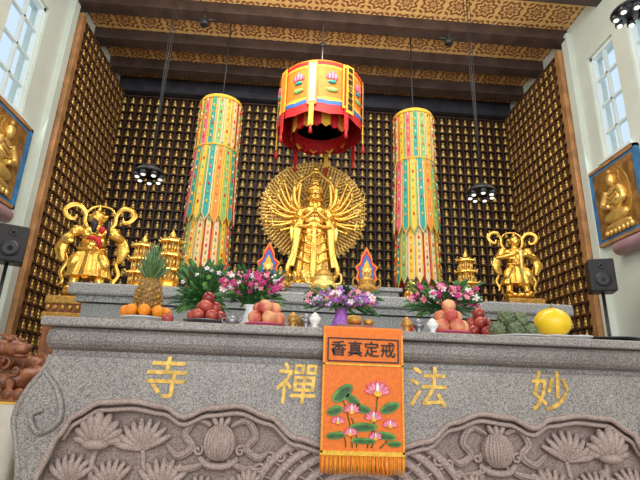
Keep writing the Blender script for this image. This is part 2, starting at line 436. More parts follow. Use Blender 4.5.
blossom(bc+.07,1.25,.065); blossom(bc-.055,1.16,.042); blossom(bc-.12,1.11,.034); blossom(bc+.05,1.13,.044); blossom(bc+.13,1.10,.038); blossom(bc-.06,1.06,.034); blossom(bc+.06,1.045,.034)
for cx,cz,rx,rz,ro in ((-.1,1.24,.06,.03,.7),(-.05,1.21,.04,.02,-.6),(-.135,1.16,.04,.022,.3),(.13,1.18,.05,.024,.4),(0,1.09,.07,.02,.05),(.1,1.055,.06,.018,-.1),(-.13,1.05,.045,.017,.1),(0,1.17,.045,.02,-.3),(.0,1.03,.06,.014,0),(.15,1.02,.035,.014,0)):
    disc(bc+cx,cz,rx,rz,GREEN2,ro); disc(bc+cx,cz-.003,rx*.8,rz*.6,GREEN,ro,.001)
    b.tube([(bc+cx-rx*.7*math.cos(ro),YB-.009,cz-rx*.7*math.sin(ro)),(bc+cx+rx*.7*math.cos(ro),YB-.009,cz+rx*.7*math.sin(ro))],.0015,GREEN2,4)
for x0,z0,x1,z1 in ((.07,1.23,.02,1.0),(-.055,1.13,-.03,1.0),(-.11,1.07,-.08,1.0),(.05,1.09,.04,1.0),(.125,1.06,.08,1.0),(-.1,1.22,-.05,1.0)):
    b.tube([(bc+x0,YB-.003,z0),(bc+(x0+x1)/2+.01,YB-.003,(z0+z1)/2),(bc+x1,YB-.003,z1)],.003,GREEN,5,sm=3)
for i in range(60):
    x=bx0+.004+i*(.392/59); b.tube([(x,YB,.97),(x+R(-.002,.002),YB-.002,.93),(x+R(-.004,.004),YB,.885+R(-.004,.004))],[.003,.0035,.002],ORANGEL if i%3 else ORANGE,5)
b.build('embroidered_altar_banner')

# ---------------------------------------------------------------- rear altar tier + plinth
tier=empty('granite_altar_tier')
b=MB(); b.box((0,5.4,2.11),(5.04,1.6,.12),GRAN2,bev=.025); b.box((0,5.4,2.02),(4.9,1.5,.06),GRAN2); b.build('top_slab',parent=tier)
b=MB(); b.box((0,5.4,.99),(4.8,1.4,1.98),GRAN2); b.build('body',parent=tier)
b=MB(); b.box((0,6.88,1.28),(2.2,1.2,2.56),GRAN2); b.box((0,6.88,2.59),(2.3,1.3,.06),GRAN2,bev=.015); b.build('statue_plinth')

# ---------------------------------------------------------------- Guanyin
gy=6.72
g=empty('thousand_armed_guanyin_statue')
b=MB(); b.T=Matrix.Translation((-.08,gy,2.625))@Matrix.Diagonal((1.15,1.05,1,1))
b.lathe([(.30,0),(.33,.03),(.27,.07),(.2,.1),(.26,.14),(.3,.17),(.27,.2)],(0,0,0),GOLD,24)
for ring,(rr,zz,n,tl) in enumerate(((.27,.1,14,.9),(.29,.15,14,.55),(.27,.04,14,2.2))):
    for i in range(n):
        a=2*pi*(i+.5*ring)/n
        b.sphere((math.cos(a)*rr,math.sin(a)*rr,max(zz,.085)),(.05,.02,.085),GOLD,rotm(0,0,a-pi/2)@rotm(tl*-.6+.2,0,0) if ring<2 else rotm(0,0,a-pi/2)@rotm(.9,0,0),8,6)
b.build('lotus_pedestal',parent=g)
FT=Matrix.Translation((-.08,gy,2.80))@Matrix.Diagonal((1.32,1.15,1.0,1))
b=MB(); b.T=FT
fold=lambda a,z: 1+.06*math.sin(9*a+z*4)+.03*math.sin(17*a)
b.lathe([(.21,0),(.2,.12),(.185,.3),(.165,.5),(.15,.62),(.13,.74)],(0,0,0),GOLD,48,1,.75,fold)
for q in range(4):
    z=.2+.14*q; w=.17-.012*q
    b.tube([(-w,-.06,z+.1),(-w*.6,-.15,z+.02),(0,-.17,z-.03),(w*.6,-.15,z+.02),(w,-.06,z+.1)],.016,GOLD,6,sm=5)
b.tube([(0,-.15,.7),(0,-.19,.4),(0,-.18,.05)],[.02,.035,.045],GOLD,8,flat=.4,sm=4)
b.sphere((0,0,.85),(.125,.085,.17),GOLD)
b.sphere((0,0,1.06),(.16,.08,.085),GOLD)
b.tube([(0,0,1.08),(0,0,1.2)],[.045,.04],GOLD,10)
b.sphere((0,-.02,1.27),(.073,.09,.112),GOLD,None,20,14)
b.sphere((0,-.112,1.262),(.010,.016,.022),GOLD,None,8,6)
b.sphere((0,-.105,1.225),(.022,.01,.008),GOLD,None,8,6)
for s_ in (-1,1):
    b.sphere((s_*.028,-.103,1.285),(.017,.01,.007),GOLD,None,8,6)
    b.sphere((s_*.077,-.01,1.25),(.012,.02,.04),GOLD,None,8,6)
    b.sphere((s_*.05,-.03,1.15),(.02,.02,.06),GOLD,None,8,6)
b.lathe([(.088,1.33),(.10,1.36),(.085,1.38)],(0,-.01,0),GOLD,16)
for i in range(7):
    a=-pi/2+(i-3)*.42; b.sphere((math.cos(a)*.085,math.sin(a)*.09,1.40),(.02,.012,.05 if i!=3 else .08),GOLD,rotm(0,0,a+pi/2),8,6)
b.lathe([(.07,1.36),(.065,1.44),(.045,1.47),(.05,1.53),(.03,1.56),(.03,1.6),(.005,1.65)],(0,0,0),GOLD,16)
for i in range(5):
    a=-pi/2+(i-2)*.6; b.sphere((math.cos(a)*.07,math.sin(a)*.07,1.45),.024,GOLD,None,8,6)
    if 0<i<4: b.sphere((math.cos(a)*.05,math.sin(a)*.05,1.54),.02,GOLD,None,8,6)
def hand(b,p,d,s,m):
    d=Vector(d).normalized(); p=Vector(p)
    b.sphere(p,(s*.45,s*.2,s*.5),m,None,8,6)
    for k in range(4): 
        o=Vector(((k-1.5)*s*.22,0,0)); q=p+d*s*.35+o; b.tube([q,q+d*s*.4+o*.2,q+d*s*.75+Vector((0,-s*.1,0))],[s*.1,s*.09,s*.06],m,5)
    q=p+Vector((s*.4,0,0)); b.tube([q,q+d*s*.3+Vector((s*.2,0,0))],[s*.1,s*.07],m,5)
for s_ in (-1,1):
    b.tube([(s_*.15,0,1.06),(s_*.2,-.04,.92),(s_*.12,-.14,.87),(s_*.025,-.19,.98)],[.05,.045,.035,.024],GOLD,8,sm=5)
    b.sphere((s_*.015,-.2,1.03),(.012,.022,.055),GOLD,None,8,6)
    for k in range(4): b.tube([(s_*.013,-.215+.012*k,1.06),(s_*.006,-.205+.012*k,1.12-.006*abs(k-1.5))],[.007,.005],GOLD,5)
    b.tube([(s_*.14,-.14,.88),(s_*.19,-.12,.7),(s_*.2,-.1,.45),(s_*.23,-.08,.15)],[.03,.055,.04,.03],GOLD,8,flat=.35,sm=4)
    b.tube([(s_*.15,-.02,.98),(s_*.23,-.06,.82),(s_*.14,-.15,.74),(s_*.03,-.19,.76)],[.035,.035,.03,.02],GOLD,8,sm=4)
    b.tube([(s_*.13,.03,1.08),(s_*.26,.0,1.2),(s_*.2,-.02,1.48),(s_*.05,-.02,1.68)],[.035,.03,.025,.018],GOLD,8,sm=5)
    b.tube([(s_*.16,.0,1.08),(s_*.25,-.05,.75),(s_*.22,-.1,.4),(s_*.28,-.08,.12),(s_*.26,-.05,-.01)],[.02,.03,.025,.03,.01],GOLD,6,flat=.4,sm=5)
b.sphere((0,-.02,1.7),(.05,.03,.03),GOLD); b.sphere((0,-.02,1.76),(.03,.025,.045),GOLD)
b.build('figure',parent=g,remesh=.0085)
b=MB(); b.T=FT
for s_ in (-1,1):
    for k in range(11):
        a=-.8+k*.225; L=(.36+.05*(k%3)); el=.2
        ex,ez=.12+el*math.cos(a-.25),1.0+el*1.1*math.sin(a-.25)
        hx,hz=.12+L*math.cos(a),1.0+L*1.25*math.sin(a)+.03
        yy=.02-.05*(k%2)
        b.tube([(s_*.12,.03,1.02),(s_*ex,yy,ez),(s_*hx,yy-.05,hz)],[.03,.027,.017],GOLD,7,sm=4)
        hand(b,(s_*hx,yy-.06,hz),(s_*math.cos(a)*.5,-.1,.9),.045,GOLD)
        it=k%4
        if it==0: b.sphere((s_*hx,yy-.08,hz+.07),.026,GOLD_B,None,10,8)
        elif it==1: b.tube([(s_*hx,yy-.07,hz-.05),(s_*(hx+.02),yy-.07,hz+.15)],[.006,.006],GOLD_B,6); 
        elif it==2: b.lathe([(.01,0),(.025,.02),(.012,.05),(.02,.07)],(s_*hx,yy-.07,hz+.03),GOLD_B,10)
        else: b.tube([(s_*hx+.03*math.cos(t),yy-.07,hz+.07+.035*math.sin(t)) for t in [2*pi*i/12 for i in range(13)]],.006,GOLD_B,5)
b.build('side_arms',parent=g)
HS=1.07
b=MB(); b.T=Matrix.Translation((-.09,gy+.3,3.97))@Matrix.Scale(HS,4)
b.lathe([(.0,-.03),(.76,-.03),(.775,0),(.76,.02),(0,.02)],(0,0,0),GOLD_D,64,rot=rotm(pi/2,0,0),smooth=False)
for r in (.2,.38,.56,.77): b.tube([(r*math.cos(t),-.035,r*math.sin(t)) for t in [2*pi*i/72 for i in range(73)]],.012,GOLD_B,6,up=(0,1,0))
ring=0; r=.23
while r<.75:
    n=int(2*pi*r/.05)
    for i in range(n):
        a=2*pi*(i+.5*(ring%2))/n
        rt=rotm(0,-a+pi/2,0)
        c=Vector((r*math.cos(a),-.045-.012*(ring%2),r*math.sin(a)))
        b.sphere(c,(.017,.012,.036),GOLD_B,rt,6,5)
        b.sphere(c+Vector((math.cos(a)*.03,-.012,math.sin(a)*.03)),(.02,.008,.013),GOLD_B,rt,5,4)
    ring+=1; r+=.056
for i in range(60):
    a=2*pi*i/60; b.sphere((.785*math.cos(a),0,.785*math.sin(a)),(.022,.012,.035),GOLD_B,rotm(0,-a+pi/2,0),6,5)
b.tube([(0,.05,-.7),(0,.05,-1.245)],.05,GOLD_D,8)
b.build('halo_of_hands',parent=g)

# ---------------------------------------------------------------- guardians
def guardian(name,loc,h,rz,kind):
    e=empty(name); T=Matrix.Translation(loc)@Matrix.Rotation(rz,4,'Z')@Matrix.Scale(h,4)
    TB=T@Matrix.Diagonal((1.22,1.15,1.0,1))
    b=MB(); b.T=TB; G=GOLD
    b.sphere((0,0,.02),(.19,.14,.05),G,None,12,8)
    for i in range(12):
        a=i*pi/6; b.sphere((.15*math.cos(a),.11*math.sin(a),.03),(.045,.045,.035),G,None,8,6)
    for s in (-1,1):
        b.tube([(s*.11,-.06,.06),(s*.11,0,.08),(s*.1,0,.2),(s*.065,0,.36),(s*.05,0,.46)],[.04,.045,.045,.06,.07],G,10,sm=3)
        b.sphere((s*.12,-.06,.065),(.04,.075,.03),G)
        b.tube([(s*.14,-.05,.2),(s*.11,-.06,.22),(s*.07,-.05,.2)],.015,G,6)
        b.sphere((s*.1,-.03,.3),(.05,.04,.06),G)
    fold=lambda a,z: 1+.07*math.sin(11*a)
    b.lathe([(.19,.2),(.175,.27),(.15,.36),(.125,.46),(.105,.53)],(0,.01,0),G,44,1,.75,fold)
    b.sphere((0,-.07,.3),(.05,.04,.13),G); b.sphere((0,-.08,.22),(.04,.03,.05),G)
    for s in (-1,1): b.sphere((s*.12,-.05,.38),(.055,.05,.11),G,rotm(0,s*-.35,0))
    b.sphere((0,0,.6),(.115,.09,.11),G); b.sphere((0,-.05,.57),(.08,.06,.065),G)
    b.sphere((0,0,.71),(.14,.09,.08),G)
    b.tube([(-.12,-.04,.52),(0,-.105,.5),(.12,-.04,.52)],.018,G,8,sm=4)
    b.sphere((0,-.11,.51),(.035,.02,.03),G)
    for s in (-1,1):
        b.sphere((s*.055,-.075,.68),(.045,.025,.045),G)
        b.sphere((s*.155,0,.745),(.055,.06,.05),G); b.sphere((s*.175,-.01,.70),(.05,.055,.06),G)
    if kind==0:
        arms=[((-1),[(-.15,0,.73),(-.23,-.03,.62),(-.15,-.15,.56)]),(1,[(.15,0,.73),(.24,-.03,.64),(.16,-.15,.66)])]
    else:
        arms=[((-1),[(-.15,0,.73),(-.23,-.04,.61),(-.06,-.17,.64)]),(1,[(.15,0,.73),(.23,-.04,.61),(.06,-.17,.64)])]
    for s,a in arms:
        b.tube(a,[.05,.045,.028],G,10,sm=4)
        p=Vector(a[-1]); hand(b,p,(0,-.3,.8),.05,G)
        el=Vector(a[1]); b.tube([el,el+Vector((s*.03,0,-.12)),el+Vector((s*.0,.02,-.26))],[.045,.06,.02],G,8,flat=.4,sm=3)
    b.tube([(0,0,.76),(0,-.01,.83)],[.045,.04],G,10)
    b.sphere((0,-.02,.87),(.052,.06,.066),G,None,16,12)
    b.sphere((0,-.082,.865),(.01,.014,.016),G,None,8,6); b.sphere((0,-.078,.842),(.02,.01,.006),G,None,8,6)
    for s in (-1,1):
        b.sphere((s*.02,-.074,.882),(.013,.008,.006),G,None,8,6); b.sphere((s*.055,-.01,.865),(.01,.016,.026),G,None,8,6)
        b.sphere((s*.065,0,.90),(.016,.03,.045),G,rotm(0,s*.4,0),8,6)
    b.lathe([(.062,.895),(.066,.91),(.058,.94),(.04,.965),(.018,.985),(.012,1.02),(.02,1.03),(.004,1.06)],(0,-.01,0),G,16)
    b.sphere((0,-.07,.93),(.022,.01,.03),G)
    b.T=T
    for s in (-1,1):
        b.tube([(s*.08,.07,.76),(s*.16,.08,.86),(s*.17,.07,.97),(s*.24,.05,1.05),(s*.33,.04,1.04),(s*.38,.03,.97),(s*.34,.03,.9),(s*.27,.04,.88),(s*.25,.05,.95)],
            [.02,.028,.03,.032,.034,.032,.03,.026,.01],G,8,flat=.3,sm=5)
        b.tube([(s*.18,.05,.7),(s*.28,.05,.66),(s*.31,.05,.52),(s*.26,.04,.38),(s*.3,.04,.26),(s*.26,.03,.16),(s*.3,.03,.1)],
            [.02,.026,.026,.026,.026,.024,.01],G,8,flat=.35,sm=5)
    b.tube([(-.16,.07,.97),(-.1,.08,1.05),(0,.08,1.07),(.1,.08,1.05),(.16,.07,.97)],.016,G,8,flat=.5,sm=4)
    b.build('figure',parent=e,remesh=.0085)
    b=MB(); b.T=TB
    if kind==0:
        b.tube([(0,-.1,.838),(.01,-.125,.77),(.015,-.14,.68)],[.022,.034,.01],BLACK,8,sm=4)
        b.tube([(-.03,-.11,.62),(.06,-.15,.6),(.1,-.13,.5)],[.02,.03,.015],RED,8,sm=4,flat=.5)
        b.sphere((.08,-.12,.72),(.03,.02,.04),RED); b.tube([(.15,-.19,.62),(.15,-.19,.8)],.013,BLACKP,8)
    else:
        b.tube([(-.01,-.2,.12),(0,-.2,.6),(0,-.19,.72)],[.01,.028,.02],GOLD_B,8); b.sphere((0,-.195,.66),(.04,.03,.03),GOLD_B)
    b.build('attribute',parent=e)
guardian('guardian_statue',(-2.83,5.72,2.222),1.10,.12,0)
guardian('guardian_statue.001',(2.86,6.4,2.585),.94,-.1,1)
def pedestal(name,x,y,z,hw,hd):
    b=MB(); b.box((x,y,z-.05),(hw*2,hd*2,.1),GOLD_D,bev=.02); b.box((x,y,z-.14),(hw*1.8,hd*1.8,.1),CARVW,bev=.01); b.box((x,y,z-.24),(hw*2.05,hd*2.05,.1),GOLD_D,bev=.02)
    b.box((x,y,(z-.28)/2),(hw*1.8,hd*1.8,z-.28),CARVW,bev=.01)
    for i in range(7): b.sphere((x-hw*.85+i*hw*.28,y-hd*.92,z-.14),(.03,.03,.035),GOLD_D,None,8,6)
    b.build(name)
pedestal('carved_statue_pedestal',-2.86,5.72,2.18,.29,.25)
pedestal('carved_statue_pedestal.001',2.87,6.4,2.55,.26,.22)

# ---------------------------------------------------------------- hanging dhvaja banners
def column(name,x,y,r):
    b=MB(); cols=[CREAM,YEL,LGRN,CREAM,PINK,YEL,CREAM,TEAL]
    b.lathe([(.02,5.5),(r*.6,5.48),(r*.98,5.43),(r*.98,5.38),(r*.9,5.38)],(x,y,0),YEL,32)
    b.lathe([(r*.88,2.8),(r*.88,5.38)],(x,y,0),CREAM,32)
    secs=[(5.40,4.50,r*.97,r*1.0),(4.58,3.40,r*.98,r*1.12),(3.50,2.66,r*.95,r*1.05)]
    n=18
    for si,(zt,zb,r0,r1) in enumerate(secs):
        for i in range(n):
            a=2*pi*(i+.5*si)/n; w=2*pi/n*.94
            cm=cols[(i*3+si*2)%8]; bm_=[YEL,LGRN,CREAM,RED,YEL,CREAM,ORSILK,YEL][(i*3+si*2)%8]
            if si==1: cm=[TEAL,CREAM,PINK,TEAL,YEL,TEAL,ORSILK,LGRN][(i)%8]; bm_=[YEL,RED,CREAM,YEL,LGRN,CREAM,YEL,YEL][i%8]
            dz=R(-.03,.03)
            for (ww,off,mm,tip) in ((w,0,bm_,0),(w*.62,.007,cm,.03)):
                zs=[zt,(zt+zb)/2,zb+.12]; vs=[];fs=[]
                for q,z in enumerate(zs):
                    rr=r0+(r1-r0)*(zt-z)/(zt-zb)+off
                    for t in (-.5,0,.5):
                        vs.append((x+math.cos(a+t*ww)*rr,y+math.sin(a+t*ww)*rr,z+dz*(q>0)))
                vs.append((x+math.cos(a)*(r1+off),y+math.sin(a)*(r1+off),zb+tip+dz))
                for q in range(2):
                    for t in range(2): fs.append([q*3+t,q*3+t+1,q*3+t+4,q*3+t+3][::-1])
                fs.append([6,7,9]); fs.append([7,8,9])
                b.add(vs,fs,mm,False)
            nq=7
            for q in range(nq):
                z=zt-(zt-zb)*(.08+.8*q/nq); rr=r0+(r1-r0)*(zt-z)/(zt-zb)+.01
                b.sphere((x+math.cos(a)*rr,y+math.sin(a)*rr,z),(.014,.014,.03),[RED,YEL,CREAM,LGRN,ORSILK][(i+q*3)%5],None,6,4)
    for zz,rr in ((5.38,r*1.0),(4.58,r*1.01),(3.50,r*1.0)):
        b.tube([(x+rr*math.cos(t),y+rr*math.sin(t),zz) for t in [2*pi*i/32 for i in range(33)]],.014,YEL,6,up=(0,0,1))
    b.tube([(x,y,5.48),(x,y,7.1)],.01,BLACKP,6)
    b.build(name)
column('silk_dhvaja_column',-1.60,6.45,.32); column('silk_dhvaja_column.001',1.42,6.45,.31)

# ---------------------------------------------------------------- canopy
b=MB(); cx,cy=-.07,6.4; r=.64
b.T=Matrix.Translation((-.008,0,-.04))@Matrix.Scale(.97,4)
b.lathe([(.02,6.06),(.3,6.05),(.55,6.0),(r,5.95),(r*1.03,5.92)],(cx,cy,0),ORANGEC,48)
b.lathe([(r-.02,5.88),(.02,5.9)],(cx,cy,0),REDD,48)
def curved(cx,cy,r,a0,a1,z0,z1,m,n=8,tip=0):
    vs=[];fs=[]
    for i in range(n+1):
        a=a0+(a1-a0)*i/n; d=tip*(1-abs(2*i/n-1))
        vs+=[(cx+math.cos(a)*r,cy+math.sin(a)*r,z1),(cx+math.cos(a)*r,cy+math.sin(a)*r,z0-d)]
    for i in range(n): fs.append([2*i,2*i+1,2*i+3,2*i+2])
    b.add(vs,fs,m,True)
P=8
for k in range(P):
    a0=2*pi*(k-.5)/P-pi/2+.15; a1=a0+2*pi/P; am=(a0+a1)/2
    curved(cx,cy,r,a0,a1,5.18,5.94,ORANGEC,8,.04); curved(cx,cy,r-.012,a0,a1,5.16,5.94,REDD,8,.04)
    curved(cx,cy,r+.006,a0,a1,5.87,5.92,RED,8); curved(cx,cy,r+.006,a0,a1,5.24,5.29,BLUE,8,.04); curved(cx,cy,r+.004,a0,a1,5.1,5.22,RED,8,.05)
    curved(cx,cy,r+.005,a0,a1,5.83,5.86,YEL,8); curved(cx,cy,r+.007,a0,a1,5.30,5.32,YEL,8,.04)
    for j in range(-3,4):
        aa=am+.05+j*.035; b.sphere((cx+math.cos(aa)*(r+.01),cy+math.sin(aa)*(r+.01),5.70-.012*abs(j)),(.025,.02,.075-.01*abs(j)),PINK if j%2 else PNK,None,6,5)
    b.sphere((cx+math.cos(am+.05)*(r+.008),cy+math.sin(am+.05)*(r+.008),5.58),(.07,.03,.03),TEAL,rotm(0,0,am+pi/2),8,6)
    b.sphere((cx+math.cos(am+.05)*(r+.008),cy+math.sin(am+.05)*(r+.008),5.45),(.09,.02,.04),LGRN,rotm(0,0,am+pi/2),8,6)
    ax,ay=cx+math.cos(a0)*(r+.03),cy+math.sin(a0)*(r+.03)
    cc=[CREAM,RED,TEAL,ORSILK][k%4]
    rt=rotm(0,0,a0+pi/2)
    b.box((ax,ay,5.55),(.14,.008,.74),YEL if k%2 else ORSILK,rt); b.box((ax,ay,5.55),(.09,.014,.64),cc,rt)
    b.box((ax,ay,5.02),(.07,.01,.36),RED if k%2 else YEL,rt); b.tube([(ax,ay,4.86),(ax,ay,4.72)],[.012,.03],RED,6)
aa=-pi/2+.62; rt=rotm(0,0,aa+pi/2)
b.box((cx+math.cos(aa)*(r+.045),cy+math.sin(aa)*(r+.045),5.52),(.14,.008,.8),YEL,rt)
for i,ch in enumerate('南無觀世音菩薩'):
    b.text(ch,(cx+math.cos(aa)*(r+.055),cy+math.sin(aa)*(r+.055),5.84-.105*i),.1,BLACK,.002,rt)
b.lathe([(.42,5.9),(.42,5.2)],(cx,cy,0),RED,40); b.lathe([(.4,5.2),(.4,5.88)],(cx,cy,0),REDD,40)
for i in range(20):
    a=2*pi*i/20; curved(cx,cy,.435,a,a+2*pi/20,5.02,5.22,[RED,ORSILK,RED,YEL][i%4],4,.05)
    curved(cx,cy,.39,a,a+2*pi/20,5.04,5.24,RED,4,.05)
b.tube([(cx,cy,6.05),(cx,cy,7.37)],.014,GREYM,6); b.sphere((cx,cy,6.12),.05,GOLD); b.sphere((cx,cy,6.75),.05,BLACKP)
b.build('hanging_silk_canopy')

# ---------------------------------------------------------------- hanging lamps
def hlamp(name,x,y,z,ztop=7.1,s=1):
    b=MB()
    b.tube([(x,y,z+.12*s),(x,y,ztop)],.006,BLACKP,5)
    for d in (-.05,.05): b.tube([(x,y,z+.12*s),(x+d,y,ztop)],.004,BLACKP,5)
    b.lathe([(.01,.13),(.05,.12),(.16,.04),(.19,.0),(.17,-.01),(.04,.03)],(x,y,z),BLACKP,20,s,s)
    for i in range(7):
        a=2*pi*i/7; q=(x+.14*s*math.cos(a),y+.14*s*math.sin(a),z-.03)
        b.lathe([(.02,.05),(.04,.0),(.045,-.04),(.038,-.04)],q,BLACKP,12); b.sphere((q[0],q[1],q[2]-.045),(.028,.028,.016),BULB,None,10,6)
    b.build(name)
hlamp('spotlight_chandelier',-2.22,5.5,3.76); hlamp('spotlight_chandelier.001',2.03,5.5,3.78); hlamp('spotlight_chandelier.002',3.2,3.95,5.35,7.1)
def tracklight(name,x,y,z):
    b=MB(); b.tube([(x,y,z),(x,y,z-.2)],.012,BLACKP,6); b.lathe([(.03,0),(.06,-.03),(.07,-.12),(.06,-.13)],(x,y,z-.18),BLACKP,14); b.tube([(x-.15,y,z-.2),(x+.15,y,z-.2)],.015,BLACKP,6); b.build(name)
tracklight('ceiling_spotlight',-1.95,6.1,6.93); tracklight('ceiling_spotlight.001',1.95,6.1,6.93)

# ---------------------------------------------------------------- paintings
def painting(name,x,y,z,w,h,rz):
    b=MB(); b.T=Matrix.Translation((x,y,z))@Matrix.Rotation(rz,4,'Z')
    b.box((0,-.02,0),(w,.04,h),NAVY); b.box((0,-.045,0),(w*.84,.01,h*.88),PAINTBG)
    for sx in (-1,1): b.box((sx*w/2,-.03,0),(.04,.06,h+.04),NAVY)
    for sz in (-1,1): b.box((0,-.03,sz*h/2),(w+.04,.06,.04),WOODT)
    b.sphere((0,-.05,.02),(.3,.015,.44),GOLD_D,None,24,14)
    b.sphere((0,-.06,.28),(.15,.015,.15),GOLD_D,None,20,12)
    b.sphere((0,-.07,-.38),(.26,.03,.06),GOLD_B); b.sphere((0,-.075,-.25),(.24,.05,.09),GOLD_B); b.sphere((0,-.07,-.02),(.14,.05,.2),GOLD_B)
    for s in (-1,1): b.tube([(s*.11,-.07,.12),(s*.2,-.09,-.05),(s*.05,-.12,-.12)],[.055,.05,.03],GOLD_B,8,sm=4)
    for q in range(3): b.tube([(-.1,-.11,.1-.07*q),(0,-.125,.04-.07*q),(.1,-.11,.1-.07*q)],.008,GOLD_D,6,sm=4)
    b.sphere((0,-.09,.26),(.07,.05,.09),GOLD_B); b.sphere((0,-.09,.37),(.04,.035,.04),GOLD_D)
    for i in range(-3,4): b.sphere((i*.08,-.07,-.44),(.045,.03,.045),GOLD_B,None,8,6)
    b.build(name)
painting('buddha_painting',-WX+.01,5.33,3.87,.95,1.1,pi/2)
painting('buddha_painting.001',WX-.01,5.60,3.86,.95,1.1,-pi/2)
painting('buddha_painting.002',WX-.01,4.45,3.86,.95,1.1,-pi/2)
painting('buddha_painting.003',-WX+.01,4.2,3.87,.95,1.1,pi/2)

# ---------------------------------------------------------------- speakers
def speaker(name,x,y,z,rz):
    b=MB(); b.T=Matrix.Translation((x,y,0))@Matrix.Rotation(rz,4,'Z')
    b.box((0,0,z),(.28,.25,.4),BLACKP,bev=.02); b.box((0,-.13,z),(.24,.01,.36),BLACK)
    b.lathe([(.03,0),(.085,.012),(.09,0)],(0,-.135,z-.06),BLACKP,20,rot=rotm(pi/2,0,0)); b.lathe([(.02,0),(.035,.01),(.04,0)],(0,-.135,z+.11),BLACKP,16,rot=rotm(pi/2,0,0))
    b.tube([(0,0,.6),(0,0,z-.18)],.018,BLACKP,8)
    for k in range(3):
        a=2*pi*k/3+.5; b.tube([(0,0,.75),(.4*math.cos(a),.4*math.sin(a),.012)],.012,BLACKP,6)
    b.build(name)
speaker('loudspeaker_on_stand',-3.40,5.05,2.62,.5); speaker('loudspeaker_on_stand.001',3.38,5.35,2.68,-.4)

# ---------------------------------------------------------------- gold pagoda lamps, censer etc. on the tier
def pagoda(name,x,y,z,s,lv=3):
    b=MB(); b.T=Matrix.Translation((x,y,z))@Matrix.Scale(s,4)
    b.lathe([(.17,0),(.18,.03),(.13,.06),(.13,.1),(.16,.12)],(0,0,0),GOLD,8,smooth=False)
    zz=.12
    for i in range(lv):
        w=.13-.016*i
        for k in range(8):
            a=2*pi*k/8+pi/8; b.tube([(w*math.cos(a),w*math.sin(a),zz),(w*math.cos(a),w*math.sin(a),zz+.13)],.01,GOLD_B,6)
            a2=a+pi/8; b.sphere((w*.9*math.cos(a2),w*.9*math.sin(a2),zz+.06),(.02,.02,.045),GOLD,None,6,5)
        b.lathe([(w*.8,zz),(w*.8,zz+.13)],(0,0,0),GOLD_D,8,smooth=False)
        b.lathe([(w*1.15,zz+.12),(w*1.6,zz+.13),(w*1.5,zz+.15),(w*1.0,zz+.19),(w*.85,zz+.2)],(0,0,0),GOLD,8,smooth=False)
        for k in range(8):
            a=2*pi*k/8; b.tube([(w*1.4*math.cos(a),w*1.4*math.sin(a),zz+.14),(w*1.75*math.cos(a),w*1.75*math.sin(a),zz+.17)],[.014,.006],GOLD_B,5)
        zz+=.19
    b.lathe([(.05,zz),(.03,zz+.03),(.045,zz+.05),(.015,zz+.09),(.003,zz+.14)],(0,0,0),GOLD,12)
    b.build(name)
pagoda('gold_pagoda_lamp',-1.68,4.93,2.17,.84,3)
pagoda('gold_pagoda_lamp.001',-2.03,5.12,2.17,.82,3)
b=MB(); b.lathe([(.12,0),(.13,.03),(.07,.06),(.06,.15),(.11,.2),(.12,.215)],(1.86,5.75,2.17),GOLD_D,16); b.build('gold_lamp_stand')
pagoda('gold_pagoda_lamp.002',1.86,5.75,2.39,.8,3)
def censer(name,x,y,z,s,m=GOLD_B):
    b=MB(); b.T=Matrix.Translation((x,y,z))@Matrix.Scale(s,4)
    for k in range(3):
        a=2*pi*k/3-pi/2; b.tube([(.09*math.cos(a),.09*math.sin(a),.1),(.12*math.cos(a),.12*math.sin(a),.05),(.11*math.cos(a),.11*math.sin(a),0)],[.03,.025,.018],m,8,sm=3)
    b.lathe([(.03,.07),(.12,.09),(.155,.15),(.15,.2),(.12,.23),(.15,.26),(.145,.27),(.11,.24)],(0,0,0),m,24)
    for q in (-1,1): b.tube([(q*.14,0,.2),(q*.21,0,.22),(q*.21,0,.32),(q*.17,0,.33)],.014,m,8,sm=4)
    b.lathe([(.13,.26),(.11,.32),(.06,.37),(.025,.39),(.04,.42),(.0,.47)],(0,0,0),GOLD_D,20)
    for k in range(10):
        a=2*pi*k/10; b.sphere((.155*math.cos(a),.155*math.sin(a),.16),.018,m,None,8,6)
    b.build(name)
censer('gold_incense_burner',-.03,5.0,2.17,.9)
censer('bronze_incense_burner',-.5,4.85,2.17,.68,GOLD_D); censer('bronze_incense_burner.001',.42,4.85,2.17,.68,GOLD_D)
def flame(name,x,y,z,s):
    b=MB(); b.T=Matrix.Translation((x,y,z))@Matrix.Scale(s,4)
    b.lathe([(.1,0),(.11,.02),(.03,.06),(.025,.2),(.07,.24),(.08,.28),(.03,.3)],(0,0,0),GOLD,16)
    def fl(k): 
        L=[(0,.27),(.07,.29),(.12,.36),(.10,.44),(.13,.5),(.07,.55),(.06,.62),(0,.74)]
        c=.45; L=[(x_*k,c+(z_-c)*k) for x_,z_ in L]
        return L+[(-x_,z_) for x_,z_ in L[::-1][1:-1]]
    b.plate(fl(1),-.012,.012,ORSILK); b.plate(fl(.84),-.018,.018,RED); b.plate(fl(.68),-.024,.024,BLUE); b.plate(fl(.45),-.032,.032,YEL)
    b.sphere((0,-.03,.43),(.04,.03,.05),GOLD_B)
    b.build(name)
flame('flame_jewel_ornament',-.67,5.6,2.17,1.1); flame('flame_jewel_ornament.001',.54,5.6,2.17,1.1)
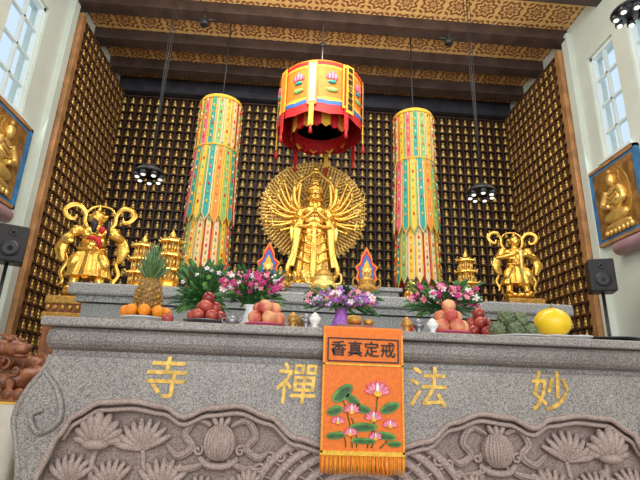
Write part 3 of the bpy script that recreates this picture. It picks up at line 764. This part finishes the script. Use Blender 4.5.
def lion(name,x,y,z,s,rz,m):
    b=MB(); b.T=Matrix.Translation((x,y,z))@Matrix.Rotation(rz,4,'Z')@Matrix.Scale(s,4)
    b.box((0,.03,.02),(.26,.42,.04),m)
    b.tube([(0,.18,.12),(0,.1,.2),(0,-.02,.3),(0,-.08,.38)],[.1,.1,.09,.07],m,12,sm=4)
    for q in (-1,1):
        b.tube([(q*.06,-.05,.3),(q*.07,-.09,.16),(q*.07,-.1,.05)],[.05,.035,.03],m,8,sm=3); b.sphere((q*.07,-.13,.055),(.04,.055,.03),m)
        b.sphere((q*.09,.12,.13),(.05,.1,.1),m); b.sphere((q*.1,.02,.055),(.04,.07,.03),m)
        b.sphere((q*.035,-.16,.47),.018,m,None,8,6); b.sphere((q*.09,-.05,.52),(.03,.02,.04),m,None,8,6)
    b.sphere((0,-.09,.44),(.1,.1,.1),m,None,14,10); b.sphere((0,-.18,.43),(.065,.05,.035),m); b.sphere((0,-.17,.385),(.055,.045,.02),m); b.sphere((0,-.22,.455),(.025,.02,.018),m)
    for i in range(26):
        a=R(0,2*pi); e=R(-.9,1.2); p=Vector((math.cos(a)*math.cos(e)*.12,abs(math.sin(a))*math.cos(e)*.11-.04,.42+math.sin(e)*.12))
        b.sphere(p,.032,m,None,8,6)
    b.tube([(0,.24,.1),(0,.3,.22),(0,.24,.34),(0,.18,.3)],[.03,.045,.05,.02],m,8,sm=4)
    b.build(name,remesh=.006)
lion('gold_lion_figurine',.98,5.1,2.175,.5,.3,GOLD); lion('gold_lion_figurine.001',-1.15,5.1,2.175,.5,-.3,GOLD)

# ---------------------------------------------------------------- offerings
ZT=1.556
def fruit_apple(b,c,r,m,rt=None):
    pr=[(0,-.8),(.35,-.92),(.7,-.75),(.95,-.3),(1,.1),(.85,.6),(.5,.86),(.2,.82),(0,.68)]
    b.lathe([(max(a,.0001)*r,z*r) for a,z in pr],c,m,16,rot=rt)
    b.tube([Vector(c)+Vector((0,0,r*.65)),Vector(c)+Vector((r*.1,0,r*1.15))],r*.06,BEAM,5)
def pile(b,x,y,z,r,n,layers,m):
    for L in range(layers):
        k=[n,max(3,n//2),1][L] if L<3 else 1
        rr=[r*1.0/math.sin(pi/n) if n>1 else 0, r*1.12,0][L]
        for i in range(k):
            a=2*pi*i/k+.4*L; fruit_apple(b,(x+rr*math.cos(a),y+rr*math.sin(a),z+r*.9+L*r*1.45),r*R(.95,1.04),m,rotm(R(-.4,.4),R(-.4,.4),0))
        if L==0 and n>=5: fruit_apple(b,(x,y,z+r*1.0),r,m)
def dish(b,x,y,r,h,m):
    b.lathe([(r*.45,0),(r*.4,h*.3),(r*.3,h*.5),(r*.9,h*.85),(r,h),(r*.96,h),(r*.3,h*.7)],(x,y,ZT),m,28)
b=MB(); px,py=-1.2,2.76
dish(b,px,py,.14,.05,PORC)
b.build('fruit_plate')
b=MB()
for i in range(9):
    a=2*pi*i/9; b.sphere((px+.108*math.cos(a),py+.108*math.sin(a),ZT+.084),.034,ORG,None,14,10)
b.build('oranges')
b=MB(); zb=ZT+.052
PT=Matrix.Translation((px,py,zb))@Matrix.Diagonal((1.02,1.02,1.1,1)); b.T=PT
b.lathe([(.02,0),(.05,.005),(.068,.06),(.07,.12),(.06,.18),(.035,.21),(.01,.215)],(0,0,0),PINE,20)
for i in range(120):
    t=(i+.5)/120; z=.01+.195*t; a=i*2.39996; rr=.07*math.sin(pi*min(.97,max(.12,.12+.82*t)))**.5
    b.sphere((rr*math.cos(a),rr*math.sin(a),z),(.012,.012,.011),PINE if i%3 else GOLD_D,None,6,5)
for i in range(36):
    a=i*2.4; t=i/36; L=.08+.14*t; sp=(1-t)*.09+.012
    b.tube([(0,0,.2),(sp*.6*math.cos(a),sp*.6*math.sin(a),.2+L*.5),(sp*1.1*math.cos(a),sp*1.1*math.sin(a),.2+L)],[.012,.012,.001],PINEL,6,flat=.3,sm=4)
b.build('pineapple')
def fruitset(nm,x,y,r,n,L,m,dr,dm):
    b=MB(); dish(b,x,y,dr,.04,dm); b.build('offering_dish')
    b=MB(); pile(b,x,y,ZT+.034,r,n,L,m); b.build(nm)
fruitset('red_apple_pile',-.845,2.7,.037,6,3,APPLE,.13,GREYM)
fruitset('peach_pile',-.515,2.72,.042,5,2,PEACH,.12,PINKP)
fruitset('peach_pile',.56,2.72,.042,5,3,PEACH,.12,PINKP)
fruitset('red_apple_pile',.83,2.94,.042,5,3,APPLE,.12,PINKP)
b=MB(); fruit_apple(b,(-1.03,2.58,ZT+.03),.032,APPLE); b.build('red_apple')
b=MB()
for (dx,dy,dz) in ((-.11,0,.045),(-.02,-.03,.045),(.08,0,.045),(-.07,.06,.05),(.03,.07,.05),(-.05,.01,.115),(.04,.02,.11)):
    c=Vector((.93+dx,2.66+dy,ZT+.015+dz)); b.sphere(c,.045,CUST,None,14,10)
    for i in range(45):
        t=(i+.5)/45; ph=math.acos(1-2*t); a=i*2.4; b.sphere(c+Vector((math.sin(ph)*math.cos(a),math.sin(ph)*math.sin(a),math.cos(ph)))*.043,.009,CUST,None,6,4)
b.build('custard_apples')
b=MB(); b.lathe([(.1,0),(.17,.015),(.18,.02),(.1,.008)],(.93,2.66,ZT),PORC,28); b.build('offering_dish')
b=MB(); dish(b,1.2,2.74,.1,.045,PORC); b.build('offering_dish')
b=MB(); b.sphere((1.2,2.74,ZT+.125),(.105,.1,.088),MELON,None,28,18); b.tube([(1.2,2.74,ZT+.21),(1.205,2.74,ZT+.235)],.007,PINE,6); b.build('yellow_melon')
b=MB(); b.lathe([(.05,0),(.08,.015),(.085,.02),(.05,.006)],(1.2,2.52,ZT),PORC,28); b.build('small_white_plate')
b=MB(); b.lathe([(.12,0),(.17,.012),(.18,.02),(.1,.008)],(1.42,2.6,ZT),BLACKP,28); b.build('black_tray')
b=MB()
for i,(x,y) in enumerate(((-.36,2.5),(-.29,2.52),(-.31,2.6),(.25,2.5),(.32,2.52),(.39,2.5),(-.245,2.48))):
    mm=[GOLD_D,GREYM,GOLD_D,GOLD_D,GREYM,PORC,PORC][i]
    b.lathe([(.02,0),(.022,.006),(.012,.015),(.028,.035),(.032,.055),(.029,.055),(.02,.03)],(x,y,ZT),mm,18); b.lathe([(.031,.053),(.02,.07),(.004,.085)],(x,y,ZT),mm,16)
b.build('offering_cups')
b=MB(); b.box((-.02,2.6,ZT+.024),(.2,.08,.035),CARVW,bev=.005); b.lathe([(.03,.04),(.045,.06),(.04,.09),(.035,.09)],(-.02,2.6,ZT),GOLD_D,18); b.lathe([(.025,.04),(.03,.07),(.022,.075)],(.06,2.6,ZT),GOLD_D,14); b.build('small_wooden_censer')
b=MB()
for x in (-.36,.31): b.lathe([(.022,0),(.026,.01),(.015,.02),(.022,.04),(.022,.065),(.02,.065)],(x,2.68,ZT),RED,18); b.sphere((x,2.68,ZT+.075),(.01,.01,.016),YEL)
b.build('red_candle_cups')
def teapot(name,x,y,s):
    b=MB(); b.T=Matrix.Translation((x,y,ZT))@Matrix.Scale(s,4)
    b.lathe([(.03,0),(.05,.02),(.055,.05),(.04,.08),(.02,.085)],(0,0,0),GREYM,20); b.lathe([(.02,.083),(.01,.095),(.012,.105),(.002,.11)],(0,0,0),GREYM,12)
    b.tube([(.05,0,.04),(.08,0,.06),(.09,0,.085)],[.014,.01,.007],GREYM,8,sm=3); b.tube([(-.05,0,.07),(-.085,0,.06),(-.08,0,.03),(-.05,0,.025)],.006,GREYM,6,sm=4)
    b.build(name)
teapot('teapot',-.68,2.52,.6)
def bouquet(name,x,y,z,rx,rz,cols,nf,leaves,fs=.02,vase=PORC):
    b=MB()
    b.lathe([(.04,0),(.05,.02),(.065,.08),(.04,.15),(.035,.17),(.05,.2),(.045,.2)],(x,y,ZT),vase,20)
    top=Vector((x,y,ZT+.18))
    for i in range(leaves):
        a=R(0,2*pi); rr=R(.3,1.0); e=Vector((x+rx*rr*math.cos(a),y+rx*.6*rr*math.sin(a),z+R(-1,.9)*rz))
        mid=(top+e)/2+Vector((0,0,.03))
        b.tube([top,mid,e],[.003,.003,.002],GREEN,4,sm=2)
        d=(e-mid).normalized(); L=R(.03,.06)
        b.tube([e-d*L*.4,e+d*L*.5+Vector((0,0,.005)),e+d*L*1.3-Vector((0,0,.01))],[.003,R(.008,.015),.001],GREEN2 if i%3==0 else GREEN,6,flat=.25,sm=3)
    for i in range(nf):
        a=R(0,2*pi); rr=math.sqrt(R(0,1)); e=Vector((x+rx*rr*math.cos(a),y-.03+rx*.6*rr*math.sin(a),z+rz*R(-.6,1)*(1.1-.5*rr)))
        m=cols[i%len(cols)]; s=fs*R(.6,1.25); tl=rotm(R(.7,1.7),R(-.5,.5),R(-.6,.6))
        for k in range(5):
            q=2*pi*k/5; b.sphere(e+tl@Vector((math.cos(q)*s*.75,math.sin(q)*s*.75,0)),(s*.7,s*.5,s*.22),m,tl@rotm(0,0,q),6,4)
        b.sphere(e+tl@Vector((0,0,s*.15)),s*.22,YEL,None,5,4)
    b.build(name)
bouquet('flower_arrangement',-.63,3.05,1.88,.20,.10,[MAG,PNK,WPET,MAG],100,140,.017)
bouquet('leafy_plant_arrangement',-.98,3.2,1.90,.16,.16,[WPET,GREEN2],12,260,.013,GOLD_D)
bouquet('flower_arrangement.001',-.05,3.0,1.80,.23,.065,[PUR,PUR,WPET,PNK],140,80,.017,PUR)
bouquet('flower_arrangement.002',.66,3.1,1.87,.24,.10,[MAG,MAG,PNK,WPET],110,170,.018)

# ---------------------------------------------------------------- side table with carved dragon
tx,ty=-2.2,3.3
b=MB(); b.box((tx,ty,1.09),(.62,.7,.05),WOODT,bev=.01); b.box((tx,ty,.55),(.56,.62,1.06),CARVW); b.build('side_table')
b=MB(); 
ns=48; vs=[];fs=[]
for j,z in enumerate((1.118,1.05,.7,.1)):
    for i in range(ns):
        t=i/ns*4; sd=int(t); u=t-sd
        hw,hd=.33,.37
        p=[(-hw+2*hw*u,-hd),(hw,-hd+2*hd*u),(hw-2*hw*u,hd),(-hw,hd-2*hd*u)][sd]
        k=1+(.03*math.sin(i*1.7)*j/3 if j else 0)
        vs.append((tx+p[0]*k,ty+p[1]*k,z))
for j in range(3):
    for i in range(ns): fs.append([j*ns+i,j*ns+(i+1)%ns,(j+1)*ns+(i+1)%ns,(j+1)*ns+i][::-1])
b.add(vs,fs,CLOTHW); b.box((tx,ty,1.122),(.67,.75,.012),YEL)
b.build('draped_tablecloth')
b=MB(); b.T=Matrix.Translation((-2.15,3.2,1.13))
b.box((0,0,.025),(.52,.5,.05),CARVW)
for i in range(9): b.sphere((-.24+.06*i,-.24,.04),(.034,.03,.035),CARVW,None,8,6)
path=[(-.22,.05,.08),(-.05,-.14,.1),(.16,-.12,.12),(.22,.02,.17),(.1,.1,.22),(-.08,.0,.24),(-.12,-.1,.27),(.0,-.16,.3),(.1,-.16,.30)]
rad=[.03,.05,.06,.06,.055,.06,.055,.05,.045]
b.tube(path,rad,CARVW,12,sm=6)
pp,rr=smooth_path(path,6,rad)
for i,(p,q) in enumerate(zip(pp,rr)):
    for k in range(5):
        a=2*pi*k/5+.6*(i%2); b.sphere(p+Vector((math.cos(a)*q*.7,math.sin(a)*q*.7,math.cos(a*2)*q*.3)),.018,CARVW,None,6,4)
    if i%2==0: b.tube([p+Vector((0,0,q*.8)),p+Vector((.01,0,q+.035))],[.012,.003],CARVW,5)
b.sphere((.14,-.18,.30),(.07,.06,.05),CARVW); b.sphere((.2,-.22,.29),(.045,.04,.025),CARVW); b.sphere((.19,-.21,.255),(.04,.035,.015),CARVW); b.sphere((.235,-.23,.305),.02,CARVW)
for s_ in (-1,1):
    b.sphere((.15+.02*s_,-.22+.03*s_,.345),.016,CARVW,None,8,6)
    b.tube([(.12,-.17+.04*s_,.33),(.07,-.16+.06*s_,.37),(.0,-.15+.06*s_,.38)],[.014,.01,.003],CARVW,6,sm=3)
    b.tube([(.05*s_+.05,-.14,.12),(.1*s_+.06,-.2,.1),(.12*s_+.06,-.24,.06)],[.03,.025,.015],CARVW,8,sm=3)
for i in range(14):
    a=R(0,6.28); x0,y0,z0=R(-.2,.2),R(-.22,-.1),R(.06,.28)
    b.tube([(x0+.04*(1-t)*math.cos(a+6*t),y0-.02,z0+.04*(1-t)*math.sin(a+6*t)) for t in [i_/14 for i_ in range(14)]],.011,CARVW,6)
b.build('carved_wooden_dragon')

# ---------------------------------------------------------------- lights
w=bpy.data.worlds.new('world'); bpy.context.scene.world=w; w.use_nodes=True
bg=w.node_tree.nodes['Background']; bg.inputs[0].default_value=(.66,.84,1,1); bg.inputs[1].default_value=1.0
def area(name,loc,rot,size,e,col=(1,1,1),sy=None):
    l=bpy.data.lights.new(name,'AREA'); l.energy=e; l.size=size; l.color=col
    if sy: l.shape='RECTANGLE'; l.size_y=sy
    o=bpy.data.objects.new(name,l); o.location=loc; o.rotation_euler=rot; bpy.context.collection.objects.link(o)
area('entrance_daylight',(0,-3.3,3.2),(math.radians(88),0,0),7,300,(1,.97,.93),5)
area('overhead_fill',(0,3.6,6.7),(math.radians(25),0,0),4,200,(1,.94,.84),1.5)  # soft fill added overhead for the altar, not a lamp of the hall
area('upward_fill',(0,4.6,5.6),(math.radians(180-20),0,0),5,65,(1,.93,.82),1.0)  # unseen fill added to brighten the ceiling, no fixture here
for sx in (-1,1): area('window_daylight_%d'%(1 if sx<0 else 2),(sx*3.8,3.5,5.3),(0,math.radians(75*sx),0),1.6,60,(.92,.97,1),5)
for i,(p,t,e) in enumerate((((-.5,4.2,6.6),(-.08,6.7,3.8),170),((-1.95,4.4,6.2),(-2.83,5.7,2.8),60),((1.95,4.6,6.2),(2.86,6.4,3.0),60))):  # Guanyin spot is added for warm contrast, without a fixture of its own
    l=bpy.data.lights.new('statue_accent_%d'%(i+1),'SPOT'); l.energy=e; l.spot_size=math.radians(38); l.spot_blend=.7; l.color=(1,.88,.7); l.shadow_soft_size=.12
    o=bpy.data.objects.new('statue_accent_%d'%(i+1),l); o.location=p; o.rotation_euler=(Vector(t)-Vector(p)).to_track_quat('-Z','Y').to_euler(); bpy.context.collection.objects.link(o)
s=bpy.context.scene
s.view_settings.view_transform='Standard'
